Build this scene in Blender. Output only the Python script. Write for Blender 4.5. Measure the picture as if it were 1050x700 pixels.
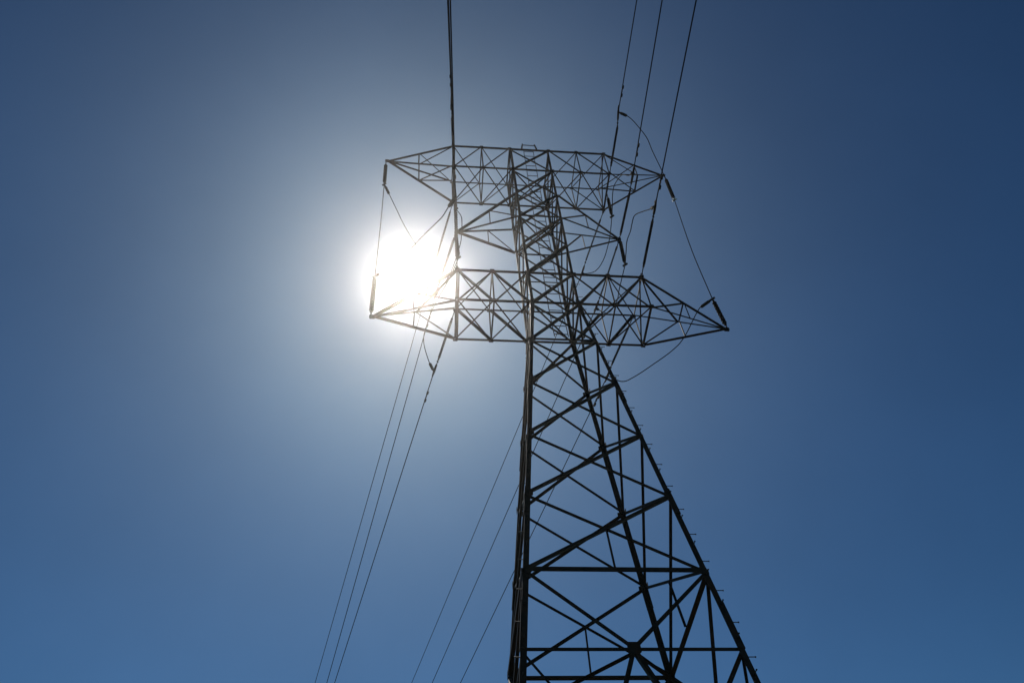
import bpy, bmesh, math, random
from mathutils import Vector, Matrix
random.seed(7)
V = Vector

# ------------------------------------------------------------------ scene, camera, sky, sun
for o in list(bpy.data.objects):
    bpy.data.objects.remove(o)
S = bpy.context.scene
COL = S.collection

YAW, PITCH, ROLL = math.radians(8.63426), math.radians(54.09256), math.radians(-5.09858)
fwd = V((math.sin(YAW) * math.cos(PITCH), math.cos(YAW) * math.cos(PITCH), math.sin(PITCH)))
r0 = V((math.cos(YAW), -math.sin(YAW), 0))
u0 = r0.cross(fwd)
right = r0 * math.cos(ROLL) + u0 * math.sin(ROLL)
up = -r0 * math.sin(ROLL) + u0 * math.cos(ROLL)
cam = bpy.data.objects.new('camera', bpy.data.cameras.new('camera'))
COL.objects.link(cam)
m = Matrix((right, up, -fwd)).transposed().to_4x4()
m.translation = V((-3.99126, -16.16427, 1.6))
cam.matrix_world = m
cam.data.sensor_width = 36
cam.data.lens = 36 * 826.54 / 1050
cam.data.clip_start = 0.05
cam.data.clip_end = 20000
S.camera = cam

SUN_EL, SUN_AZ = math.radians(58.369), math.radians(-3.907)
sun_dir = V((math.sin(SUN_AZ) * math.cos(SUN_EL), math.cos(SUN_AZ) * math.cos(SUN_EL), math.sin(SUN_EL)))

W = bpy.data.worlds.new('World')
S.world = W
W.use_nodes = True
wt = W.node_tree
bg = wt.nodes['Background']
bg.inputs['Strength'].default_value = 0.1


def wn(kind, **kw):
    n = wt.nodes.new(kind)
    for k, v in kw.items():
        setattr(n, k, v)
    return n


def wlink(a, b):
    wt.links.new(a, b)


def vmath(op, a, b):
    n = wn('ShaderNodeVectorMath', operation=op)
    for i, x in enumerate((a, b)):
        if isinstance(x, (tuple, Vector)):
            n.inputs[i].default_value = tuple(x)
        else:
            wlink(x, n.inputs[i])
    return n


def math_(op, a, b=None):
    n = wn('ShaderNodeMath', operation=op)
    for i, x in enumerate((a, b)):
        if x is None:
            continue
        if isinstance(x, (int, float)):
            n.inputs[i].default_value = x
        else:
            wlink(x, n.inputs[i])
    return n.outputs[0]


sky = wn('ShaderNodeTexSky', sky_type='NISHITA', sun_disc=False)
sky.sun_elevation = SUN_EL
sky.sun_rotation = SUN_AZ
sky.air_density, sky.dust_density, sky.ozone_density, sky.altitude = 1.0, 0.3, 1.0, 0
# deep, saturated clear sky: the sky colour squared and balanced
sq = vmath('MULTIPLY', sky.outputs[0], sky.outputs[0])
base = vmath('MULTIPLY', sq.outputs[0], (0.0793, 0.1050, 0.0860))
# bright air around the sun, by true angle (degrees) from the sun's direction
tc = wn('ShaderNodeTexCoord')
nrm = wn('ShaderNodeVectorMath', operation='NORMALIZE')
wlink(tc.outputs['Generated'], nrm.inputs[0])
dot = wn('ShaderNodeVectorMath', operation='DOT_PRODUCT')
wlink(nrm.outputs[0], dot.inputs[0])
dot.inputs[1].default_value = tuple(sun_dir)
ang = math_('MULTIPLY', math_('ARCCOSINE', math_('MINIMUM', dot.outputs['Value'], 1.0)), 180 / math.pi)
total = base.outputs[0]


def aureole(profile, colour):
    global total
    s = wn('ShaderNodeVectorMath', operation='SCALE')
    s.inputs[0].default_value = colour
    wlink(profile, s.inputs['Scale'])
    total = vmath('ADD', total, s.outputs[0]).outputs[0]


def gauss(width):
    q = math_('DIVIDE', ang, width)
    return math_('EXPONENT', math_('MULTIPLY', math_('MULTIPLY', q, q), -1.0))


aureole(math_('EXPONENT', math_('DIVIDE', ang, -9.0)), (2.45, 2.55, 2.65))
aureole(gauss(5.5), (1.0, 0.2, 0.1))
aureole(gauss(2.2), (1.0, 2.2, 3.2))
aureole(gauss(0.45), (200.0, 195.0, 180.0))
# a trace of uneven haze high in the air
nz = wn('ShaderNodeTexNoise')
nz.inputs['Scale'].default_value = 4.5
nz.inputs['Detail'].default_value = 4
nz.inputs['Roughness'].default_value = 0.55
wlink(nrm.outputs[0], nz.inputs['Vector'])
veil = wn('ShaderNodeVectorMath', operation='SCALE')
wlink(total, veil.inputs[0])
wlink(math_('ADD', math_('MULTIPLY', nz.outputs['Fac'], 0.22), 0.89), veil.inputs['Scale'])
wlink(veil.outputs[0], bg.inputs['Color'])

sun = bpy.data.objects.new('sun', bpy.data.lights.new('sun', 'SUN'))
COL.objects.link(sun)
sun.data.energy = 3.0
sun.data.angle = math.radians(0.53)
sun.data.color = (1.0, 0.95, 0.88)
sun.rotation_euler = sun_dir.to_track_quat('Z', 'Y').to_euler()
sun.location = sun_dir * 80

S.view_settings.view_transform = 'Standard'
S.view_settings.look = 'None'
S.view_settings.exposure = 0.0
S.view_settings.gamma = 1.0
S.view_settings.use_curve_mapping = False
S.render.engine = 'CYCLES'
S.render.resolution_x, S.render.resolution_y = 1024, 682


# ------------------------------------------------------------------ materials
def material(name, dark, light, scale, rough, metal=0.0, rust=None, bump=0.0, spec=0.15):
    mt = bpy.data.materials.new(name)
    mt.use_nodes = True
    nt = mt.node_tree
    p = nt.nodes['Principled BSDF']
    t = nt.nodes.new('ShaderNodeTexCoord')
    n1 = nt.nodes.new('ShaderNodeTexNoise')
    n1.inputs['Scale'].default_value = scale
    n1.inputs['Detail'].default_value = 8
    nt.links.new(t.outputs['Object'], n1.inputs['Vector'])
    r = nt.nodes.new('ShaderNodeValToRGB')
    r.color_ramp.elements[0].color = (*dark, 1)
    r.color_ramp.elements[1].color = (*light, 1)
    r.color_ramp.elements[0].position, r.color_ramp.elements[1].position = 0.35, 0.68
    nt.links.new(n1.outputs['Fac'], r.inputs['Fac'])
    out = r.outputs['Color']
    if rust:
        n2 = nt.nodes.new('ShaderNodeTexNoise')
        n2.inputs['Scale'].default_value = scale * 0.35
        n2.inputs['Detail'].default_value = 5
        nt.links.new(t.outputs['Object'], n2.inputs['Vector'])
        r2 = nt.nodes.new('ShaderNodeValToRGB')
        r2.color_ramp.elements[0].position, r2.color_ramp.elements[1].position = 0.5, 0.66
        nt.links.new(n2.outputs['Fac'], r2.inputs['Fac'])
        mx = nt.nodes.new('ShaderNodeMixRGB')
        mx.inputs['Color2'].default_value = (*rust, 1)
        nt.links.new(r2.outputs['Color'], mx.inputs['Fac'])
        nt.links.new(out, mx.inputs['Color1'])
        out = mx.outputs['Color']
    nt.links.new(out, p.inputs['Base Color'])
    p.inputs['Roughness'].default_value = rough
    p.inputs['Metallic'].default_value = metal
    p.inputs['Specular IOR Level'].default_value = spec
    if bump:
        b = nt.nodes.new('ShaderNodeBump')
        b.inputs['Strength'].default_value = bump
        b.inputs['Distance'].default_value = 0.02
        nt.links.new(n1.outputs['Fac'], b.inputs['Height'])
        nt.links.new(b.outputs['Normal'], p.inputs['Normal'])
    return mt


STEEL = material('weathered_steel', (0.014, 0.012, 0.010), (0.032, 0.026, 0.021), 6.0, 0.65, 0.0, (0.038, 0.021, 0.012))
BOLT = material('bolt_steel', (0.02, 0.02, 0.02), (0.04, 0.037, 0.034), 9.0, 0.55)
RUBBER = material('insulator_rubber', (0.016, 0.0155, 0.015), (0.032, 0.030, 0.028), 5.0, 0.7, spec=0.08)
CABLE = material('aluminium_cable', (0.010, 0.010, 0.011), (0.022, 0.022, 0.022), 12.0, 0.9, spec=0.03)
FITTING = material('cast_fitting', (0.018, 0.018, 0.018), (0.04, 0.038, 0.035), 10.0, 0.7, spec=0.08)
GLINT = material('sun_glint_fitting', (0.42, 0.42, 0.42), (0.6, 0.6, 0.58), 10.0, 0.3, 0.9)  # clamp metal made pale and shiny to carry the sun's glint
GROUND = material('dry_ground', (0.035, 0.040, 0.018), (0.085, 0.072, 0.040), 0.35, 0.95, 0.0, (0.10, 0.082, 0.05), 0.6)


# ------------------------------------------------------------------ helpers
def empty(name, parent=None, loc=(0, 0, 0)):
    o = bpy.data.objects.new(name, None)
    o.empty_display_size = 0.3
    o.location = loc
    COL.objects.link(o)
    if parent:
        o.parent = parent
    return o


def obj(name, bm, mat, parent=None, smooth=False):
    bmesh.ops.recalc_face_normals(bm, faces=bm.faces)
    me = bpy.data.meshes.new(name)
    bm.to_mesh(me)
    bm.free()
    if smooth:
        for p in me.polygons:
            p.use_smooth = True
    me.materials.append(mat)
    o = bpy.data.objects.new(name, me)
    COL.objects.link(o)
    if parent:
        o.parent = parent
    return o


def tag(o, label, cat, group=None):
    o['label'] = label
    o['category'] = cat
    if group:
        o['group'] = group
    return o


def prism(bm, rings):
    rows = [[bm.verts.new(p) for p in ring] for ring in rings]
    n = len(rows[0])
    for a, b in zip(rows, rows[1:]):
        for i in range(n):
            bm.faces.new((a[i], a[(i + 1) % n], b[(i + 1) % n], b[i]))
    bm.faces.new(rows[0][::-1])
    bm.faces.new(rows[-1])


def angle_profile(w, t):
    return [(0, 0), (w, 0), (w, t), (t, t), (t, w), (0, w)]


def add_angle(bm, pts, w, a, b, t=0.010):
    """steel angle section whose heel runs through pts, flanges along a and b"""
    prism(bm, [[p + a * x + b * y for x, y in angle_profile(w, t)] for p in pts])


def brace_bm(p, q, w, n, off=0.0, trim=0.06, flip=1, t=0.009):
    """angle section lying flat on the plane of normal n, its second flange pointing to -n"""
    p, q = V(p), V(q)
    d = (q - p).normalized()
    n = V(n)
    n = (n - d * n.dot(d)).normalized()
    a = d.cross(n).normalized() * flip
    off += random.uniform(-0.0012, 0.0012)
    p2 = p + d * trim + n * off - a * w * 0.5
    q2 = q - d * trim + n * off - a * w * 0.5
    bm = bmesh.new()
    add_angle(bm, [p2, q2], w, a, -n, t)
    return bm


def brace(name, parent, p, q, w, n, **kw):
    return obj(name, brace_bm(p, q, w, n, **kw), STEEL, parent)


def plate(parent, c, n, w, h, axis, off=0.0, name='gusset_plate', t=0.010):
    c, n = V(c), V(n).normalized()
    ax = V(axis)
    ax = (ax - n * ax.dot(n)).normalized()
    bx = n.cross(ax)
    c = c + n * off
    k = 0.28
    out = [(-1, -1 + k), (-1 + k, -1), (1 - k, -1), (1, -1 + k), (1, 1 - k), (1 - k, 1), (-1 + k, 1), (-1, 1 - k)]
    bm = bmesh.new()
    prism(bm, [[c + ax * (x * h / 2) + bx * (y * w / 2) + n * z for x, y in out] for z in (0, t)])
    return obj(name, bm, STEEL, parent)


def frame_of(d):
    d = d.normalized()
    a = d.orthogonal().normalized()
    return a, d.cross(a).normalized()


def add_tube(bm, pts, r, seg=8):
    """sweep of a circle through pts; r is a number or one radius per point"""
    pts = [V(p) for p in pts]
    rr = r if isinstance(r, (list, tuple)) else [r] * len(pts)
    a = None
    rings = []
    for i, p in enumerate(pts):
        d = (pts[min(i + 1, len(pts) - 1)] - pts[max(i - 1, 0)]).normalized()
        if a is None:
            a = d.orthogonal().normalized()
        a = (a - d * a.dot(d)).normalized()
        b = d.cross(a)
        rings.append([p + (a * math.cos(6.28318 * k / seg) + b * math.sin(6.28318 * k / seg)) * rr[i] for k in range(seg)])
    prism(bm, rings)


def add_ring(bm, c, n, R, r, seg=14, sub=6):
    a, b = frame_of(V(n))
    n = V(n).normalized()
    rows = []
    for i in range(seg):
        t = 6.28318 * i / seg
        e = a * math.cos(t) + b * math.sin(t)
        rows.append([bm.verts.new(V(c) + e * (R + r * math.cos(6.28318 * k / sub)) + n * (r * math.sin(6.28318 * k / sub))) for k in range(sub)])
    for i in range(seg):
        for k in range(sub):
            bm.faces.new((rows[i][k], rows[(i + 1) % seg][k], rows[(i + 1) % seg][(k + 1) % sub], rows[i][(k + 1) % sub]))


def spline(pts, n=8):
    pts = [V(p) for p in pts]
    P = [pts[0] * 2 - pts[1]] + pts + [pts[-1] * 2 - pts[-2]]
    out = []
    for i in range(1, len(P) - 2):
        for k in range(n):
            t = k / n
            a, b, c, d = P[i - 1], P[i], P[i + 1], P[i + 2]
            out.append(0.5 * ((2 * b) + (c - a) * t + (2 * a - 5 * b + 4 * c - d) * t * t + (3 * b - a - 3 * c + d) * t ** 3))
    out.append(pts[-1])
    return out


# ------------------------------------------------------------------ ground
bm = bmesh.new()
N, R = 60, 6000.0
grid = []
for j in range(N + 1):
    row = []
    for i in range(N + 1):
        f = lambda k: math.copysign(abs(k) ** 3, k) * R
        x, y = f(2 * i / N - 1), f(2 * j / N - 1)
        d = math.hypot(x, y)
        z = 0.25 * math.sin(x * 0.05 + 1) * math.cos(y * 0.043) * min(1, d / 40)
        row.append(bm.verts.new((x, y, z)))
    grid.append(row)
for j in range(N):
    for i in range(N):
        bm.faces.new((grid[j][i], grid[j][i + 1], grid[j + 1][i + 1], grid[j + 1][i]))
g = obj('ground', bm, GROUND, None, True)
g['kind'] = 'structure'

# volume added to veil the steel near the sun with lens glare
bm = bmesh.new()
bmesh.ops.create_cube(bm, size=1.0)
for v in bm.verts:
    v.co = (v.co.x * 13000, v.co.y * 13000, -1.4 + (v.co.z + 0.5) * 41.8)
am = bpy.data.materials.new('glare_veil')
am.use_nodes = True
am.node_tree.nodes.remove(am.node_tree.nodes['Principled BSDF'])
pv = am.node_tree.nodes.new('ShaderNodeVolumePrincipled')
pv.inputs['Density'].default_value = 0.00030
pv.inputs['Anisotropy'].default_value = 0.965
pv.inputs['Color'].default_value = (1.0, 0.95, 0.88, 1)
am.node_tree.links.new(pv.outputs[0], am.node_tree.nodes['Material Output'].inputs['Volume'])
hz = obj('glare_haze', bm, am)
hz['kind'] = 'stuff'

# ------------------------------------------------------------------ the tower
Z = dict(TAt=39.024, TAb=36.607, MAt=34.140, MAb=31.965, M=29.70, LAt=27.439, LAb=25.379,
         L1=22.798, L2=20.373, L3=17.783, L4=15.327, L5=12.852, L6=10.808)
HT, HM, H6 = 0.955, 0.866, 2.247


def half(z):
    if z >= Z['LAb']:
        return HM + (HT - HM) * (z - Z['LAb']) / (Z['TAt'] - Z['LAb'])
    return HM + (H6 - HM) * (Z['LAb'] - z) / (Z['LAb'] - Z['L6'])


def node(sx, sy, z):
    z = Z.get(z, z)
    h = half(z)
    return V((sx * h, sy * h, z))


tower = empty('transmission_tower')
tag(tower, 'tall dark steel lattice pylon with three crossarms, seen from below against the blue sky', 'pylon')

LEGW = 0.122
legs = {}
for sx in (-1, 1):
    for sy in (-1, 1):
        bm = bmesh.new()
        a, b = V((-sx, 0, 0)), V((0, -sy, 0))
        add_angle(bm, [node(sx, sy, -0.2), node(sx, sy, 'L2')], LEGW + 0.008, a, b, 0.016)
        add_angle(bm, [node(sx, sy, Z['L2'] + 0.003), node(sx, sy, 'LAb')], LEGW - 0.005, a, b, 0.014)
        add_angle(bm, [node(sx, sy, Z['LAb'] + 0.003), node(sx, sy, Z['TAt'] + 0.05)], 0.105, a, b, 0.012)
        leg = obj('leg', bm, STEEL, tower)
        legs[sx, sy] = leg
        for zc, ln in ((Z['L2'] - 0.35, 1.3), (Z['L4'] - 0.2, 0.9), (Z['LAb'] - 0.2, 0.9), (Z['L6'] + 0.6, 1.2)):
            bm = bmesh.new()
            o = V((sx, sy, 0)) * 0.017
            add_angle(bm, [node(sx, sy, zc - ln / 2) + o, node(sx, sy, zc + ln / 2) + o], LEGW + 0.024, a, b, 0.014)
            obj('splice_plate', bm, STEEL, leg)
# climbing bolts on two opposite legs, one leg flange after the other
for sx, sy, ln in ((1, -1, 0.165), (-1, -1, 0.10)):
    z, k = 3.0, 0
    while z < 27.2:
        p = node(sx, sy, z)
        d, s = (V((sx, 0, 0)), V((0, -sy, 0))) if k % 2 == 0 else (V((0, sy, 0)), V((-sx, 0, 0)))
        p = p + s * 0.06
        bm = bmesh.new()
        add_tube(bm, [p - d * 0.03, p + d * ln], 0.0105, 6)
        add_tube(bm, [p + d * (ln + 0.001), p + d * (ln + 0.016)], 0.019, 6)
        obj('step_bolt', bm, BOLT, legs[sx, sy])
        z += 0.45 if k % 2 else 0.40
        k += 1

FACES = [((-1, -1), (1, -1), (0, -1, 0)), ((-1, 1), (1, 1), (0, 1, 0)),
         ((1, 1), (1, -1), (1, 0, 0)), ((-1, 1), (-1, -1), (-1, 0, 0))]
seq = ['TAt', 'TAb', 'MAt', 'MAb', 'M', 'LAt', 'LAb', 'L1', 'L2', 'L3', 'L4', 'L5']
for k in range(len(seq) - 1):
    zu, zl = seq[k], seq[k + 1]
    low = k >= 6
    for fi, (A, B, n) in enumerate(FACES):
        front = fi < 2
        wt_, wn_ = ((0.072, 0.050) if front else (0.064, 0.062)) if low else ((0.078, 0.050) if front else (0.055, 0.050))
        brace('brace', tower, node(*B, zu), node(*A, zl), wt_, n, off=0.012, flip=1)
        brace('brace', tower, node(*A, zu), node(*B, zl), wn_, n, off=-0.026, flip=-1)
    if low:
        for (A, B, n) in FACES:
            for C in (A, B):
                c = node(*C, zl)
                inward = V((-C[0], 0, 0)) if n[1] else V((0, -C[1], 0))
                plate(tower, c + inward * 0.11, n, 0.15, 0.20, (0, 0, 1), off=0.0225)
for z, w, fs in (('L5', 0.125, (0, 1, 2, 3)), ('L1', 0.075, (0,)), ('MAb', 0.075, (0, 1, 2, 3)), ('M', 0.05, (1,)),
                 ('LAb', 0.08, (2, 3)), ('LAt', 0.07, (2, 3)), ('TAb', 0.07, (2, 3)), ('TAt', 0.07, (2, 3)), ('MAt', 0.06, (2, 3))):
    for fi in fs:
        A, B, n = FACES[fi]
        brace('horizontal_strut', tower, node(*A, z), node(*B, z), w, n, off=0.034, trim=0.02)
for z, w in (('MAb', 0.075), ('LAb', 0.06), ('TAb', 0.06)):
    brace('plan_brace', tower, node(1, -1, z), node(-1, 1, z), w, (0, 0, 1), off=-0.02)
    brace('plan_brace', tower, node(-1, -1, z), node(1, 1, z), 0.05, (0, 0, 1), off=-0.045)
brace('plan_brace', tower, node(1, -1, Z['MAb'] - 0.25), node(-1, 1, Z['MAb'] - 0.25), 0.07, (0, 0, 1), off=-0.02)
# below the waist horizontals: K bracing, hangers and redundants on all four faces
for (A, B, n) in FACES:
    a5, b5, a6, b6 = node(*A, 'L5'), node(*B, 'L5'), node(*A, 'L6'), node(*B, 'L6')
    c6 = (a6 + b6) / 2
    brace('knee_brace', tower, a5, c6, 0.085, n, off=0.012)
    brace('knee_brace', tower, b5, c6, 0.085, n, off=0.012, flip=-1)
    brace('horizontal_strut', tower, a6, c6, 0.075, n, off=-0.024, trim=0.02)
    brace('horizontal_strut', tower, b6, c6, 0.075, n, off=-0.024, trim=0.02, flip=-1)
    plate(tower, c6, n, 0.27, 0.26, (0, 0, 1), off=0.0225)
    c5 = (a5 + b5) / 2
    a4, b4 = node(*A, 'L4'), node(*B, 'L4')
    t = (b4 - a4).length / ((b4 - a4).length + (b5 - a5).length)
    x = a4.lerp(b5, t)
    brace('hanger_strut', tower, x, c5, 0.05, n, off=-0.04, trim=0.03)
    a7, b7 = node(*A, 3.2), node(*B, 3.2)
    brace('knee_brace', tower, c6, a7, 0.095, n, off=0.012)
    brace('knee_brace', tower, c6, b7, 0.095, n, off=0.012, flip=-1)
    for q5, q6, q7 in ((a5, a6, a7), (b5, b6, b7)):
        md = c6.lerp(q7, 0.5)
        brace('hanger_strut', tower, q6, c6.lerp(q7, 0.28), 0.05, n, off=-0.04)
        brace('hanger_strut', tower, q6.lerp(q7, 0.48), md, 0.05, n, off=-0.04)
    brace('hanger_strut', tower, a5.lerp(c6, 0.5), a6, 0.045, n, off=-0.05) if n[0] else None
# inner plan frame under the K joints
mids = [(node(*A, 'L6') + node(*B, 'L6')) / 2 for A, B, n in FACES]
for i, j in ((0, 2), (2, 1), (1, 3), (3, 0)):
    brace('plan_brace', tower, mids[i], mids[j], 0.055, (0, 0, 1), off=-0.06)

# ladder on the viewer's face
lad = empty('ladder', tower)
LX = 0.235
zs = [Z['TAt'] + 0.2, Z['TAt'] - 0.1, Z['MAb'], Z['LAb'], Z['L1'] + 0.5]


def lad_pt(x, z):
    return V((x, -half(z) + 0.16, z))


for s in (-1, 1):
    bm = bmesh.new()
    add_tube(bm, [lad_pt(s * LX, z) for z in zs], 0.015, 6)
    obj('rail', bm, STEEL, lad)
# grab posts and bar where the ladder reaches the top chord
for s in (-1, 1):
    bm = bmesh.new()
    add_tube(bm, [lad_pt(s * 0.36, Z['TAt']) + V((0, -0.20, 0)), lad_pt(s * 0.30, Z['TAt'] + 0.52) + V((0, -0.20, 0))], [0.045, 0.030], 6)
    obj('grab_post', bm, STEEL, lad)
bm = bmesh.new()
add_tube(bm, [lad_pt(-0.32, Z['TAt'] + 0.40) + V((0, -0.20, 0)), lad_pt(0.32, Z['TAt'] + 0.40) + V((0, -0.20, 0))], 0.022, 6)
obj('grab_bar', bm, STEEL, lad)
z = Z['TAt'] + 0.1
while z > Z['L1'] + 0.55:
    bm = bmesh.new()
    add_tube(bm, [lad_pt(-LX, z), lad_pt(LX, z)], 0.016, 6)
    obj('rung', bm, STEEL, lad)
    z -= 0.56


# ------------------------------------------------------------------ crossarms
def box_arm(A, et, eb, tip, tipz, double_near):
    arm = empty('cross_arm', tower)
    P = {}
    for L, e in (('t', et), ('b', eb)):
        z = Z[A + L]
        h = half(z)
        for s, F in ((-1, 'N'), (1, 'F')):
            for d in (-1, 1):
                P[F, L, d, 0] = V((d * h, s * h, z))
                P[F, L, d, 1] = V((d * (e + h) / 2, s * h, z))
                P[F, L, d, 2] = V((d * e, s * h, z))
            n = (0, s, 0)
            w = {'Nt': 0.100, 'Nb': 0.064, 'Ft': 0.046, 'Fb': 0.090}[F + L]
            bm = bmesh.new()
            a = V((0, 0, -1 if L == 't' else 1))
            o = V((0, s * 0.018, 0))
            add_angle(bm, [P[F, L, -1, 2] + o, P[F, L, 1, 2] + o], w, a, V((0, -s, 0)), 0.010)
            obj('chord', bm, STEEL, arm)

    def web(p, q, w, n, **k):
        brace('web_brace', arm, P[p], P[q], w, n, **k)

    def strut(p, q, w, n, **k):
        brace('strut', arm, P[p], P[q], w, n, **k)

    TH, TN = 0.070, 0.044
    for d in (-1, 1):
        fl = d
        T = V((d * tip, 0, tipz))
        for i in (1, 2):
            strut(('N', 't', d, i), ('N', 'b', d, i), 0.055, (0, -1, 0), off=-0.02, flip=fl)
            strut(('F', 't', d, i), ('F', 'b', d, i), 0.050, (0, 1, 0), off=-0.02, flip=fl)
            strut(('N', 't', d, i), ('F', 't', d, i), 0.048, (0, 0, 1), off=-0.03, flip=fl)
            strut(('N', 'b', d, i), ('F', 'b', d, i), 0.085 if i == 2 else 0.055, (0, 0, -1), off=-0.03, flip=fl)
        brace('strut', arm, P['N', 't', d, 2], P['F', 'b', d, 2], 0.045, (d, 0, 0), off=-0.05)
        for i in (0, 1):
            # near face
            if double_near:
                web(('N', 't', d, i + 1), ('N', 'b', d, i), TH, (0, -1, 0), off=0.008, flip=fl)
                web(('N', 't', d, i), ('N', 'b', d, i + 1), TN, (0, -1, 0), off=-0.03, flip=-fl)
                # far face
                web(('F', 't', d, i + 1), ('F', 'b', d, i), 0.085, (0, 1, 0), off=0.008, flip=fl)
            else:
                web(('N', 't', d, i), ('N', 'b', d, i + 1), TH, (0, -1, 0), off=0.008, flip=fl)
                web(('F', 't', d, i), ('F', 'b', d, i + 1), 0.055, (0, 1, 0), off=0.008, flip=fl)
            # top and bottom plan
            web(('N', 't', d, i + 1), ('F', 't', d, i), TN, (0, 0, 1), off=-0.02, flip=fl)
            web(('N', 'b', d, i + 1), ('F', 'b', d, i), TN + 0.008, (0, 0, -1), off=-0.01, flip=fl)
            web(('N', 'b', d, i), ('F', 'b', d, i + 1), TN + 0.008, (0, 0, -1), off=-0.055, flip=-fl)
        if double_near:
            web(('N', 't', d, 1), ('F', 't', d, 2), TN, (0, 0, 1), off=-0.06, flip=-fl)
        # outer point
        for F, s in (('N', -1), ('F', 1)):
            for L in 'tb':
                w = 0.088 if (F, L) in (('N', 't'), ('F', 'b')) else 0.058
                brace('tip_chord', arm, P[F, L, d, 2], T, w, (0, s, 0.3 if L == 't' else -0.3), trim=0.03)
        Nt, Nb, Ft, Fb = (P['N', 't', d, 2].lerp(T, 0.5), P['N', 'b', d, 2].lerp(T, 0.5),
                          P['F', 't', d, 2].lerp(T, 0.5), P['F', 'b', d, 2].lerp(T, 0.5))
        q = {'Nt': Nt, 'Nb': Nb, 'Ft': Ft, 'Fb': Fb, 'eNt': P['N', 't', d, 2], 'eNb': P['N', 'b', d, 2],
             'eFt': P['F', 't', d, 2], 'eFb': P['F', 'b', d, 2]}
        if double_near:
            links = [('Nt', 'Nb', .042), ('Nt', 'eNb', .05), ('Nt', 'Ft', .04), ('eNt', 'Ft', .055), ('Ft', 'Fb', .05), ('Ft', 'eFb', .038)]
        else:
            links = [('Nt', 'Nb', .05), ('Nb', 'Fb', .065), ('Nb', 'eNt', .042), ('Nt', 'eFt', .045), ('Fb', 'eNb', .045), ('Fb', 'eFt', .045)]
        for i, (a, b, w) in enumerate(links):
            nn = (q[a] - V((q[a].x, 0, Z[A + 'b'] + 1))).normalized() + V((0.3, 0.2, 0.1))
            brace('strut', arm, q[a], q[b], w, nn, trim=0.03, off=-0.01 * i, flip=fl)
        for s in (-1, 1):
            plate(arm, T + V((-d * 0.05, 0, 0)), (0, s, 0), 0.20, 0.17, (0, 0, 1), off=0.022, name='tip_plate', t=0.012)
        for F, s in (('N', -1), ('F', 1)):
            for L in 'tb':
                for i in (0, 1, 2):
                    plate(arm, P[F, L, d, i] + V((0, s * 0.018, -0.03 if L == 't' else 0.03)), (0, s, 0), 0.17, 0.13, (0, 0, 1), off=0.012)
    return arm


box_arm('TA', 3.703, 3.642, 6.937, 38.976, False)
arm = empty('cross_arm', tower)
for d in (-1, 1):
    T = V((d * 3.53, 0, 31.95))
    E = {}
    for s, F in ((-1, 'N'), (1, 'F')):
        for L in 'tb':
            E[F, L] = node(d, s, 'MA' + L)
            w = 0.088 if (F, L) in (('N', 't'), ('F', 'b')) else 0.060
            brace('chord', arm, E[F, L], T, w, (0, s, 0.2), trim=0.02, off=0.01)
        p, q = E[F, 't'].lerp(T, 0.45), E[F, 'b'].lerp(T, 0.45)
        brace('strut', arm, p, q, 0.042, (0, s, 0), trim=0.03)
        brace('web_brace', arm, p if F == 'N' else p, E[F, 'b'], 0.050, (0, s, 0), trim=0.03, off=-0.012)
        plate(arm, T + V((-d * 0.06, 0, 0)), (0, s, 0), 0.20, 0.17, (0, 0, 1), off=0.022, name='tip_plate', t=0.012)
box_arm('LA', 3.476, 3.467, 6.48, 25.394, True)


# ------------------------------------------------------------------ insulators
def shed_bm(p, q, r, pitch=0.05):
    p, q = V(p), V(q)
    L = (q - p).length
    n = max(3, int(L / pitch))
    pts, rad = [], []
    core = r * 0.45
    for i in range(n):
        t0 = i / n
        for f, k in ((0.0, core), (0.30, core), (0.42, r if i % 2 == 0 else r * 0.88), (0.58, r * 0.96 if i % 2 == 0 else r * 0.84), (0.72, core)):
            pts.append(p.lerp(q, t0 + f / n))
            rad.append(k)
    pts.append(q)
    rad.append(core)
    bm = bmesh.new()
    add_tube(bm, pts, rad, 12)
    return bm


def tension_insulator(att, end, clamp, gap, label, r=0.056):
    att, end, clamp = V(att), V(end), V(clamp)
    d = (end - att).normalized()
    root = empty('tension_insulator', None, att)
    tag(root, label, 'insulator', 'insulators strung in line with the conductors')
    l = lambda p: V(p) - att
    bm = bmesh.new()
    add_tube(bm, [l(att - d * 0.06), l(att + d * gap)], 0.020, 8)
    add_ring(bm, l(att + d * 0.10), d.orthogonal(), 0.05, 0.016)
    add_tube(bm, [l(att + d * (gap - 0.14)), l(att + d * (gap + 0.02))], 0.042, 10)
    obj('link_rod', bm, FITTING, root)
    obj('shed_stack', shed_bm(l(att + d * gap), l(end), r), RUBBER, root)
    e = (clamp - end).normalized()
    bm = bmesh.new()
    add_tube(bm, [l(end), l(end + e * 0.10)], 0.036, 10)
    add_tube(bm, [l(end + e * 0.08), l(clamp)], 0.017, 8)
    add_ring(bm, l(end + e * 0.2), e.orthogonal(), 0.036, 0.014)
    obj('end_fitting', bm, FITTING, root)
    c0 = end.lerp(clamp, 0.45)
    bm = bmesh.new()
    add_tube(bm, [l(c0), l(c0.lerp(clamp, 0.2)), l(clamp), l(clamp + e * 0.30)], [0.03, 0.045, 0.050, 0.026], 10)
    side = e.cross(V((0, 0, 1))).normalized()
    add_ring(bm, l(clamp + e * 0.12 + e.cross(side) * -0.085), side, 0.062, 0.018)
    obj('dead_end_clamp', bm, FITTING, root)
    return root


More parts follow.
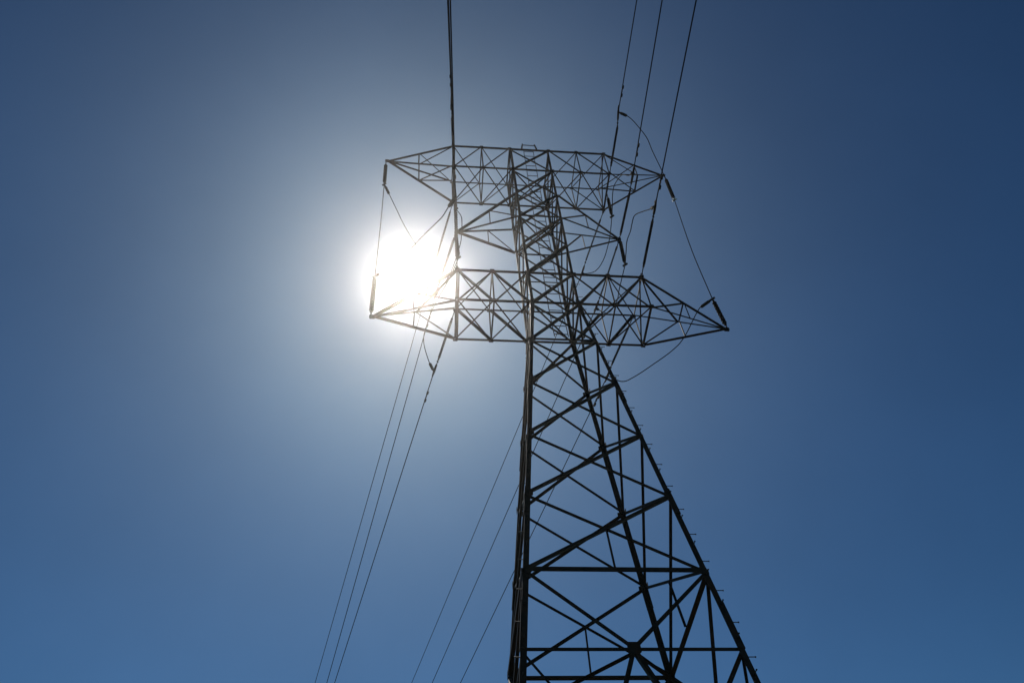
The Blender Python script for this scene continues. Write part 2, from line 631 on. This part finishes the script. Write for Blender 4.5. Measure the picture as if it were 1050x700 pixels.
def support_insulator(base, end, g0, label, r=0.085, bright=False):
    base, end = V(base), V(end)
    d = (end - base).normalized()
    L = (end - base).length
    root = empty('support_insulator', None, base)
    tag(root, label, 'insulator', 'insulators steadying the jumper cables')
    l = lambda p: V(p) - base
    bm = bmesh.new()
    add_tube(bm, [l(base), l(base + d * g0)], 0.024, 8)
    add_tube(bm, [l(base + d * (g0 - 0.1)), l(base + d * (g0 + 0.02))], 0.055, 10)
    obj('link_rod', bm, FITTING, root)
    obj('shed_stack', shed_bm(l(base + d * g0), l(base + d * (L - 0.24)), r, 0.09), RUBBER, root)
    bm = bmesh.new()
    add_tube(bm, [l(base + d * (L - 0.26)), l(base + d * (L - 0.14)), l(base + d * (L - 0.12)), l(end)], [0.045, 0.045, 0.03, 0.03], 10)
    add_tube(bm, [l(end + V((-0.09, 0.05, -0.03))), l(end + V((0.09, -0.05, 0.03)))], 0.045, 10)
    obj('cable_clamp', bm, GLINT if bright else FITTING, root)
    return root


ATT = {('R', 'N', 'T'): (3.642, -0.939, 36.607), ('R', 'N', 'M'): (3.499, 0, 31.943), ('R', 'N', 'L'): (3.476, -0.879, 27.439),
       ('R', 'F', 'T'): (3.642, 0.939, 36.607), ('R', 'F', 'M'): (3.499, 0, 31.943), ('R', 'F', 'L'): (3.476, 0.879, 27.439)}
for k in list(ATT):
    x, y, z = ATT[k]
    ATT[('L',) + k[1:]] = (-x, y, z)
# insulator end, wire clamp, a later point of the wire
RUN = {
    ('R', 'N', 'T'): ((3.511, -3.451, 35.932), (3.476, -4.105, 36.084), (3.216, -9.079, 34.747)),
    ('R', 'N', 'M'): ((3.365, -2.556, 31.073), (3.312, -3.560, 30.852), (2.964, -10.218, 29.682)),
    ('R', 'N', 'L'): ((3.343, -3.428, 26.981), (3.311, -4.035, 26.906), (2.938, -11.144, 25.619)),
    ('L', 'N', 'T'): ((-3.822, -3.451, 35.932), (-3.868, -4.105, 36.084), (-4.205, -9.079, 34.747)),
    ('L', 'N', 'M'): ((-3.660, -2.556, 31.073), (-3.723, -3.560, 30.852), (-4.142, -10.218, 29.682)),
    ('L', 'N', 'L'): ((-3.622, -3.428, 26.981), (-3.655, -4.035, 26.906), (-4.070, -11.144, 25.619)),
    ('R', 'F', 'T'): ((3.049, 3.319, 36.060), (2.866, 4.054, 35.776), (-5.230, 36.525, 33.738)),
    ('R', 'F', 'M'): ((2.930, 2.281, 31.179), (2.764, 2.948, 31.018), (-3.827, 29.383, 29.377)),
    ('R', 'F', 'L'): ((2.931, 3.065, 27.209), (2.794, 3.616, 27.076), (-2.328, 24.159, 26.185)),
    ('L', 'F', 'T'): ((-4.321, 3.879, 36.600), (-4.467, 4.513, 36.600), (-11.934, 36.856, 33.969)),
    ('L', 'F', 'M'): ((-4.159, 2.859, 32.393), (-4.304, 3.487, 32.400), (-9.901, 27.730, 28.395)),
    ('L', 'F', 'L'): ((-4.043, 3.334, 27.529), (-4.223, 4.114, 27.631), (-9.199, 25.668, 27.135)),
}
SIDE = {'R': 'right', 'L': 'left'}
WHERE = {'T': 'corner of the top crossarm', 'M': 'tip of the short middle crossarm', 'L': 'corner of the lowest crossarm'}
for (s, f, a), (end, clamp, later) in RUN.items():
    lab = 'insulator rod pulling %s from the %s %s' % ('toward the viewer' if f == 'N' else 'away behind', SIDE[s], WHERE[a])
    tension_insulator(ATT[s, f, a], end, clamp, 0.45 if a == 'M' else 0.62, lab, 0.064 if (s, f) == ('L', 'N') else 0.056)

WIREW = {'T': 'top', 'M': 'middle', 'L': 'lowest'}
for (s, f, a), (end, clamp, later) in RUN.items():
    c, q = V(clamp), V(later)
    flat = V((q.x - c.x, q.y - c.y, 0))
    Lq = flat.length
    d = flat.normalized()
    m0 = (q.z - c.z) / Lq
    span = 400.0
    k = abs(m0) / 400.0
    mm = m0 - k * Lq
    pts = []
    n = 100
    e = (c - V(end)).normalized()
    for i in range(n + 1):
        x = span * (i / n) ** 1.7
        pts.append(c + d * x + V((0, 0, mm * x + k * x * x)))
    bm = bmesh.new()
    o0 = pts[0].copy()
    add_tube(bm, [p - o0 for p in pts], 0.0215 if f == 'N' else 0.019, 8)
    w = obj('conductor', bm, CABLE, None, True)
    w.location = o0
    tag(w, 'conductor cable running %s from the %s end of the %s crossarm' % (
        'toward the viewer' if f == 'N' else 'away behind', SIDE[s], WIREW[a]),
        'power line', 'overhead conductors')
    # vibration damper: two weights on a short bar below the cable
    x = 1.05 if f == 'N' else 1.25
    p = c + d * x + V((0, 0, mm * x)) - o0
    t = (d + V((0, 0, mm))).normalized()
    low = V((0, 0, -0.10))
    bm = bmesh.new()
    add_tube(bm, [p + V((0, 0, 0.035)), p + low * 1.1], 0.022, 8)
    add_tube(bm, [p + low - t * 0.26, p + low + t * 0.26], 0.010, 6)
    for sg in (-1, 1):
        add_tube(bm, [p + low + t * sg * 0.11, p + low + t * sg * 0.14, p + low + t * sg * 0.27, p + low + t * sg * 0.29], [0.025, 0.046, 0.046, 0.022], 10)
    obj('vibration_damper', bm, FITTING, w)

TIPT = {'R': (6.937, 0, 38.93), 'L': (-6.937, 0, 38.93)}
H = {'RTA': (6.845, 0, 36.166), 'RLA': (6.432, 0, 27.447), 'RMA': (3.391, 0, 29.804), 'RTH': (3.512, 0, 34.107),
     'LTA': (-6.828, 0, 36.290), 'LLA': (-6.562, 0, 28.147), 'LMA': (-3.391, 0, 29.804), 'LTH': (-3.512, 0, 34.107)}
for s, sg in (('R', 1), ('L', -1)):
    nm = SIDE[s]
    support_insulator((sg * 6.937, 0, 38.93), H[s + 'TA'], 0.55, 'thick insulator hanging below the outer %s tip of the top crossarm' % nm, 0.092, s == 'R')
    support_insulator((sg * 6.48, 0, 25.43), H[s + 'LA'], 0.36, 'thick insulator standing up from the outer %s tip of the lowest crossarm' % nm, 0.088)
    support_insulator((sg * 3.52, 0, 31.9), H[s + 'MA'], 0.20, 'thick insulator hanging straight down from the %s tip of the middle crossarm' % nm, 0.082)
    support_insulator((sg * 3.642, 0, 36.57), H[s + 'TH'], 0.70, 'thick insulator hanging inside the %s end of the top crossarm box' % nm, 0.080)

# ------------------------------------------------------------------ jumper cables
G = 'jumper cables looping past the crossarms'


def jumper(pts, label, s0=0.0, s1=0.0):
    """cable through pts; s0 / s1 give the length of the thick sleeve at its two ends"""
    P = spline(pts)
    o0 = P[0].copy()
    P = [p - o0 for p in P]
    bm = bmesh.new()
    add_tube(bm, P, 0.0195, 8)
    o = obj('jumper_cable', bm, CABLE, None, True)
    o.location = o0
    tag(o, label, 'jumper cable', G)
    for ln, Q in ((s0, P), (s1, P[::-1])):
        if not ln:
            continue
        acc, run = 0.0, [Q[0]]
        for a, b in zip(Q, Q[1:]):
            acc += (b - a).length
            run.append(b)
            if acc > ln:
                break
        a, b = run[0], run[0] + (run[-1] - run[0]).normalized() * ln
        bm = bmesh.new()
        add_tube(bm, [a.lerp(b, t) for t in (0.1, 0.25, 0.3, 0.93, 1.0)], [0.03, 0.045, 0.062, 0.062, 0.03], 10)
        obj('terminal_sleeve', bm, FITTING, o)
    return o


C = {k: V(v[1]) for k, v in RUN.items()}
# right circuit
jumper([C['R', 'N', 'T'], (4.0, -3.93, 35.93), (4.58, -3.43, 35.84), (4.94, -3.03, 35.83), (5.27, -2.48, 35.87), (6.0, -1.38, 35.99), H['RTA']],
       'jumper arching from the near conductor to the right tip of the top crossarm', 0.42)
jumper([H['RTA'], (6.53, 0, 31.3), H['RLA']], 'taut cable dropping between the right tips of the top and lowest crossarms')
jumper([H['RLA'], (6.01, 0.42, 27.42), (5.32, 1.10, 26.42), (4.87, 1.55, 26.12), (4.21, 2.21, 26.05), (3.6, 2.82, 26.05), (3.19, 3.22, 26.22), C['R', 'F', 'L']],
       'slack jumper cable curving under the right half of the lowest crossarm', 0.55)
jumper([C['R', 'N', 'M'], (3.34, -3.09, 31.62), (3.37, -2.53, 32.93), (3.42, -1.61, 34.12), (3.45, -1.03, 34.46), (3.48, -0.5, 34.27), H['RTH']],
       'short jumper cable curling up inside the right end of the top crossarm', 0.35)
jumper([H['RTH'], (3.43, 0.49, 33.54), (3.38, 0.84, 33.31), (3.24, 1.69, 33.16), (3.08, 2.73, 33.85), C['R', 'F', 'T']],
       'jumper cable sagging behind the right half of the middle crossarm', 0.0, 0.35)
jumper([C['R', 'N', 'L'], (3.32, -3.53, 27.69), (3.33, -3.15, 28.33), (3.34, -2.37, 29.53), (3.35, -1.86, 29.76), (3.36, -1.53, 29.82), (3.37, -0.92, 30.12), (3.38, -0.5, 29.99), H['RMA']],
       'wavy jumper cable rising against open sky right of the middle crossarm tip', 0.50)
jumper([H['RMA'], (3.34, 0.23, 29.67), (3.2, 0.88, 29.29), (3.14, 1.17, 29.05), (3.06, 1.54, 29.04), (2.92, 2.22, 29.56), C['R', 'F', 'M']],
       'jumper cable dropping behind the bracing of the right half of the lowest crossarm', 0.0, 0.35)
# left circuit
jumper([H['LTA'], (-6.61, 0.42, 36.20), (-6.25, 1.11, 36.0), (-5.9, 1.77, 35.80), (-5.45, 2.64, 35.84), (-4.98, 3.54, 36.05), C['L', 'F', 'T']],
       'jumper cable slanting from the left tip of the top crossarm into the sun glare', 0.50, 0.3)
jumper([H['LTA'], (-6.68, 0, 32.3), H['LLA']], 'thin vertical cable just left of the sun between two crossarm tips')
jumper([C['L', 'N', 'L'], (-3.88, -3.75, 26.71), (-4.06, -3.49, 26.52), (-4.29, -3.18, 26.56), (-4.72, -2.57, 26.78), (-5.06, -2.1, 26.86), (-5.73, -1.16, 27.13), H['LLA']],
       'jumper cable crossing the face of the sun above the lowest crossarm', 0.42, 0.3)
jumper([H['LMA'], (-3.75, 1.0, 29.75), (-4.3, 2.4, 29.95), (-4.6, 3.2, 29.64), (-4.7, 3.6, 29.0), (-4.44, 4.0, 28.13), C['L', 'F', 'L']],
       'jumper cable bending back just under the sun to the lowest crossarm clamp', 0.0, 0.48)
jumper([C['L', 'N', 'T'], (-3.80, -3.2, 34.9), (-3.70, -1.8, 33.9), (-3.58, -0.6, 33.8), H['LTH']],
       'jumper cable hidden along the bundle at the left end of the top crossarm', 0.4)
jumper([H['LTH'], (-3.30, -0.05, 33.4), (-3.26, -0.2, 32.48), (-3.27, 0.1, 32.1), (-3.32, 0.5, 31.7), (-3.7, 1.8, 31.5), C['L', 'F', 'M']],
       'jumper cable bowing to the right beside the left tip of the middle crossarm', 0.0, 0.3)
jumper([C['L', 'N', 'M'], (-3.72, -3.3, 29.9), (-3.62, -2.2, 29.0), (-3.48, -0.8, 29.1), H['LMA']],
       'jumper cable beside the sun under the left tip of the middle crossarm', 0.4)
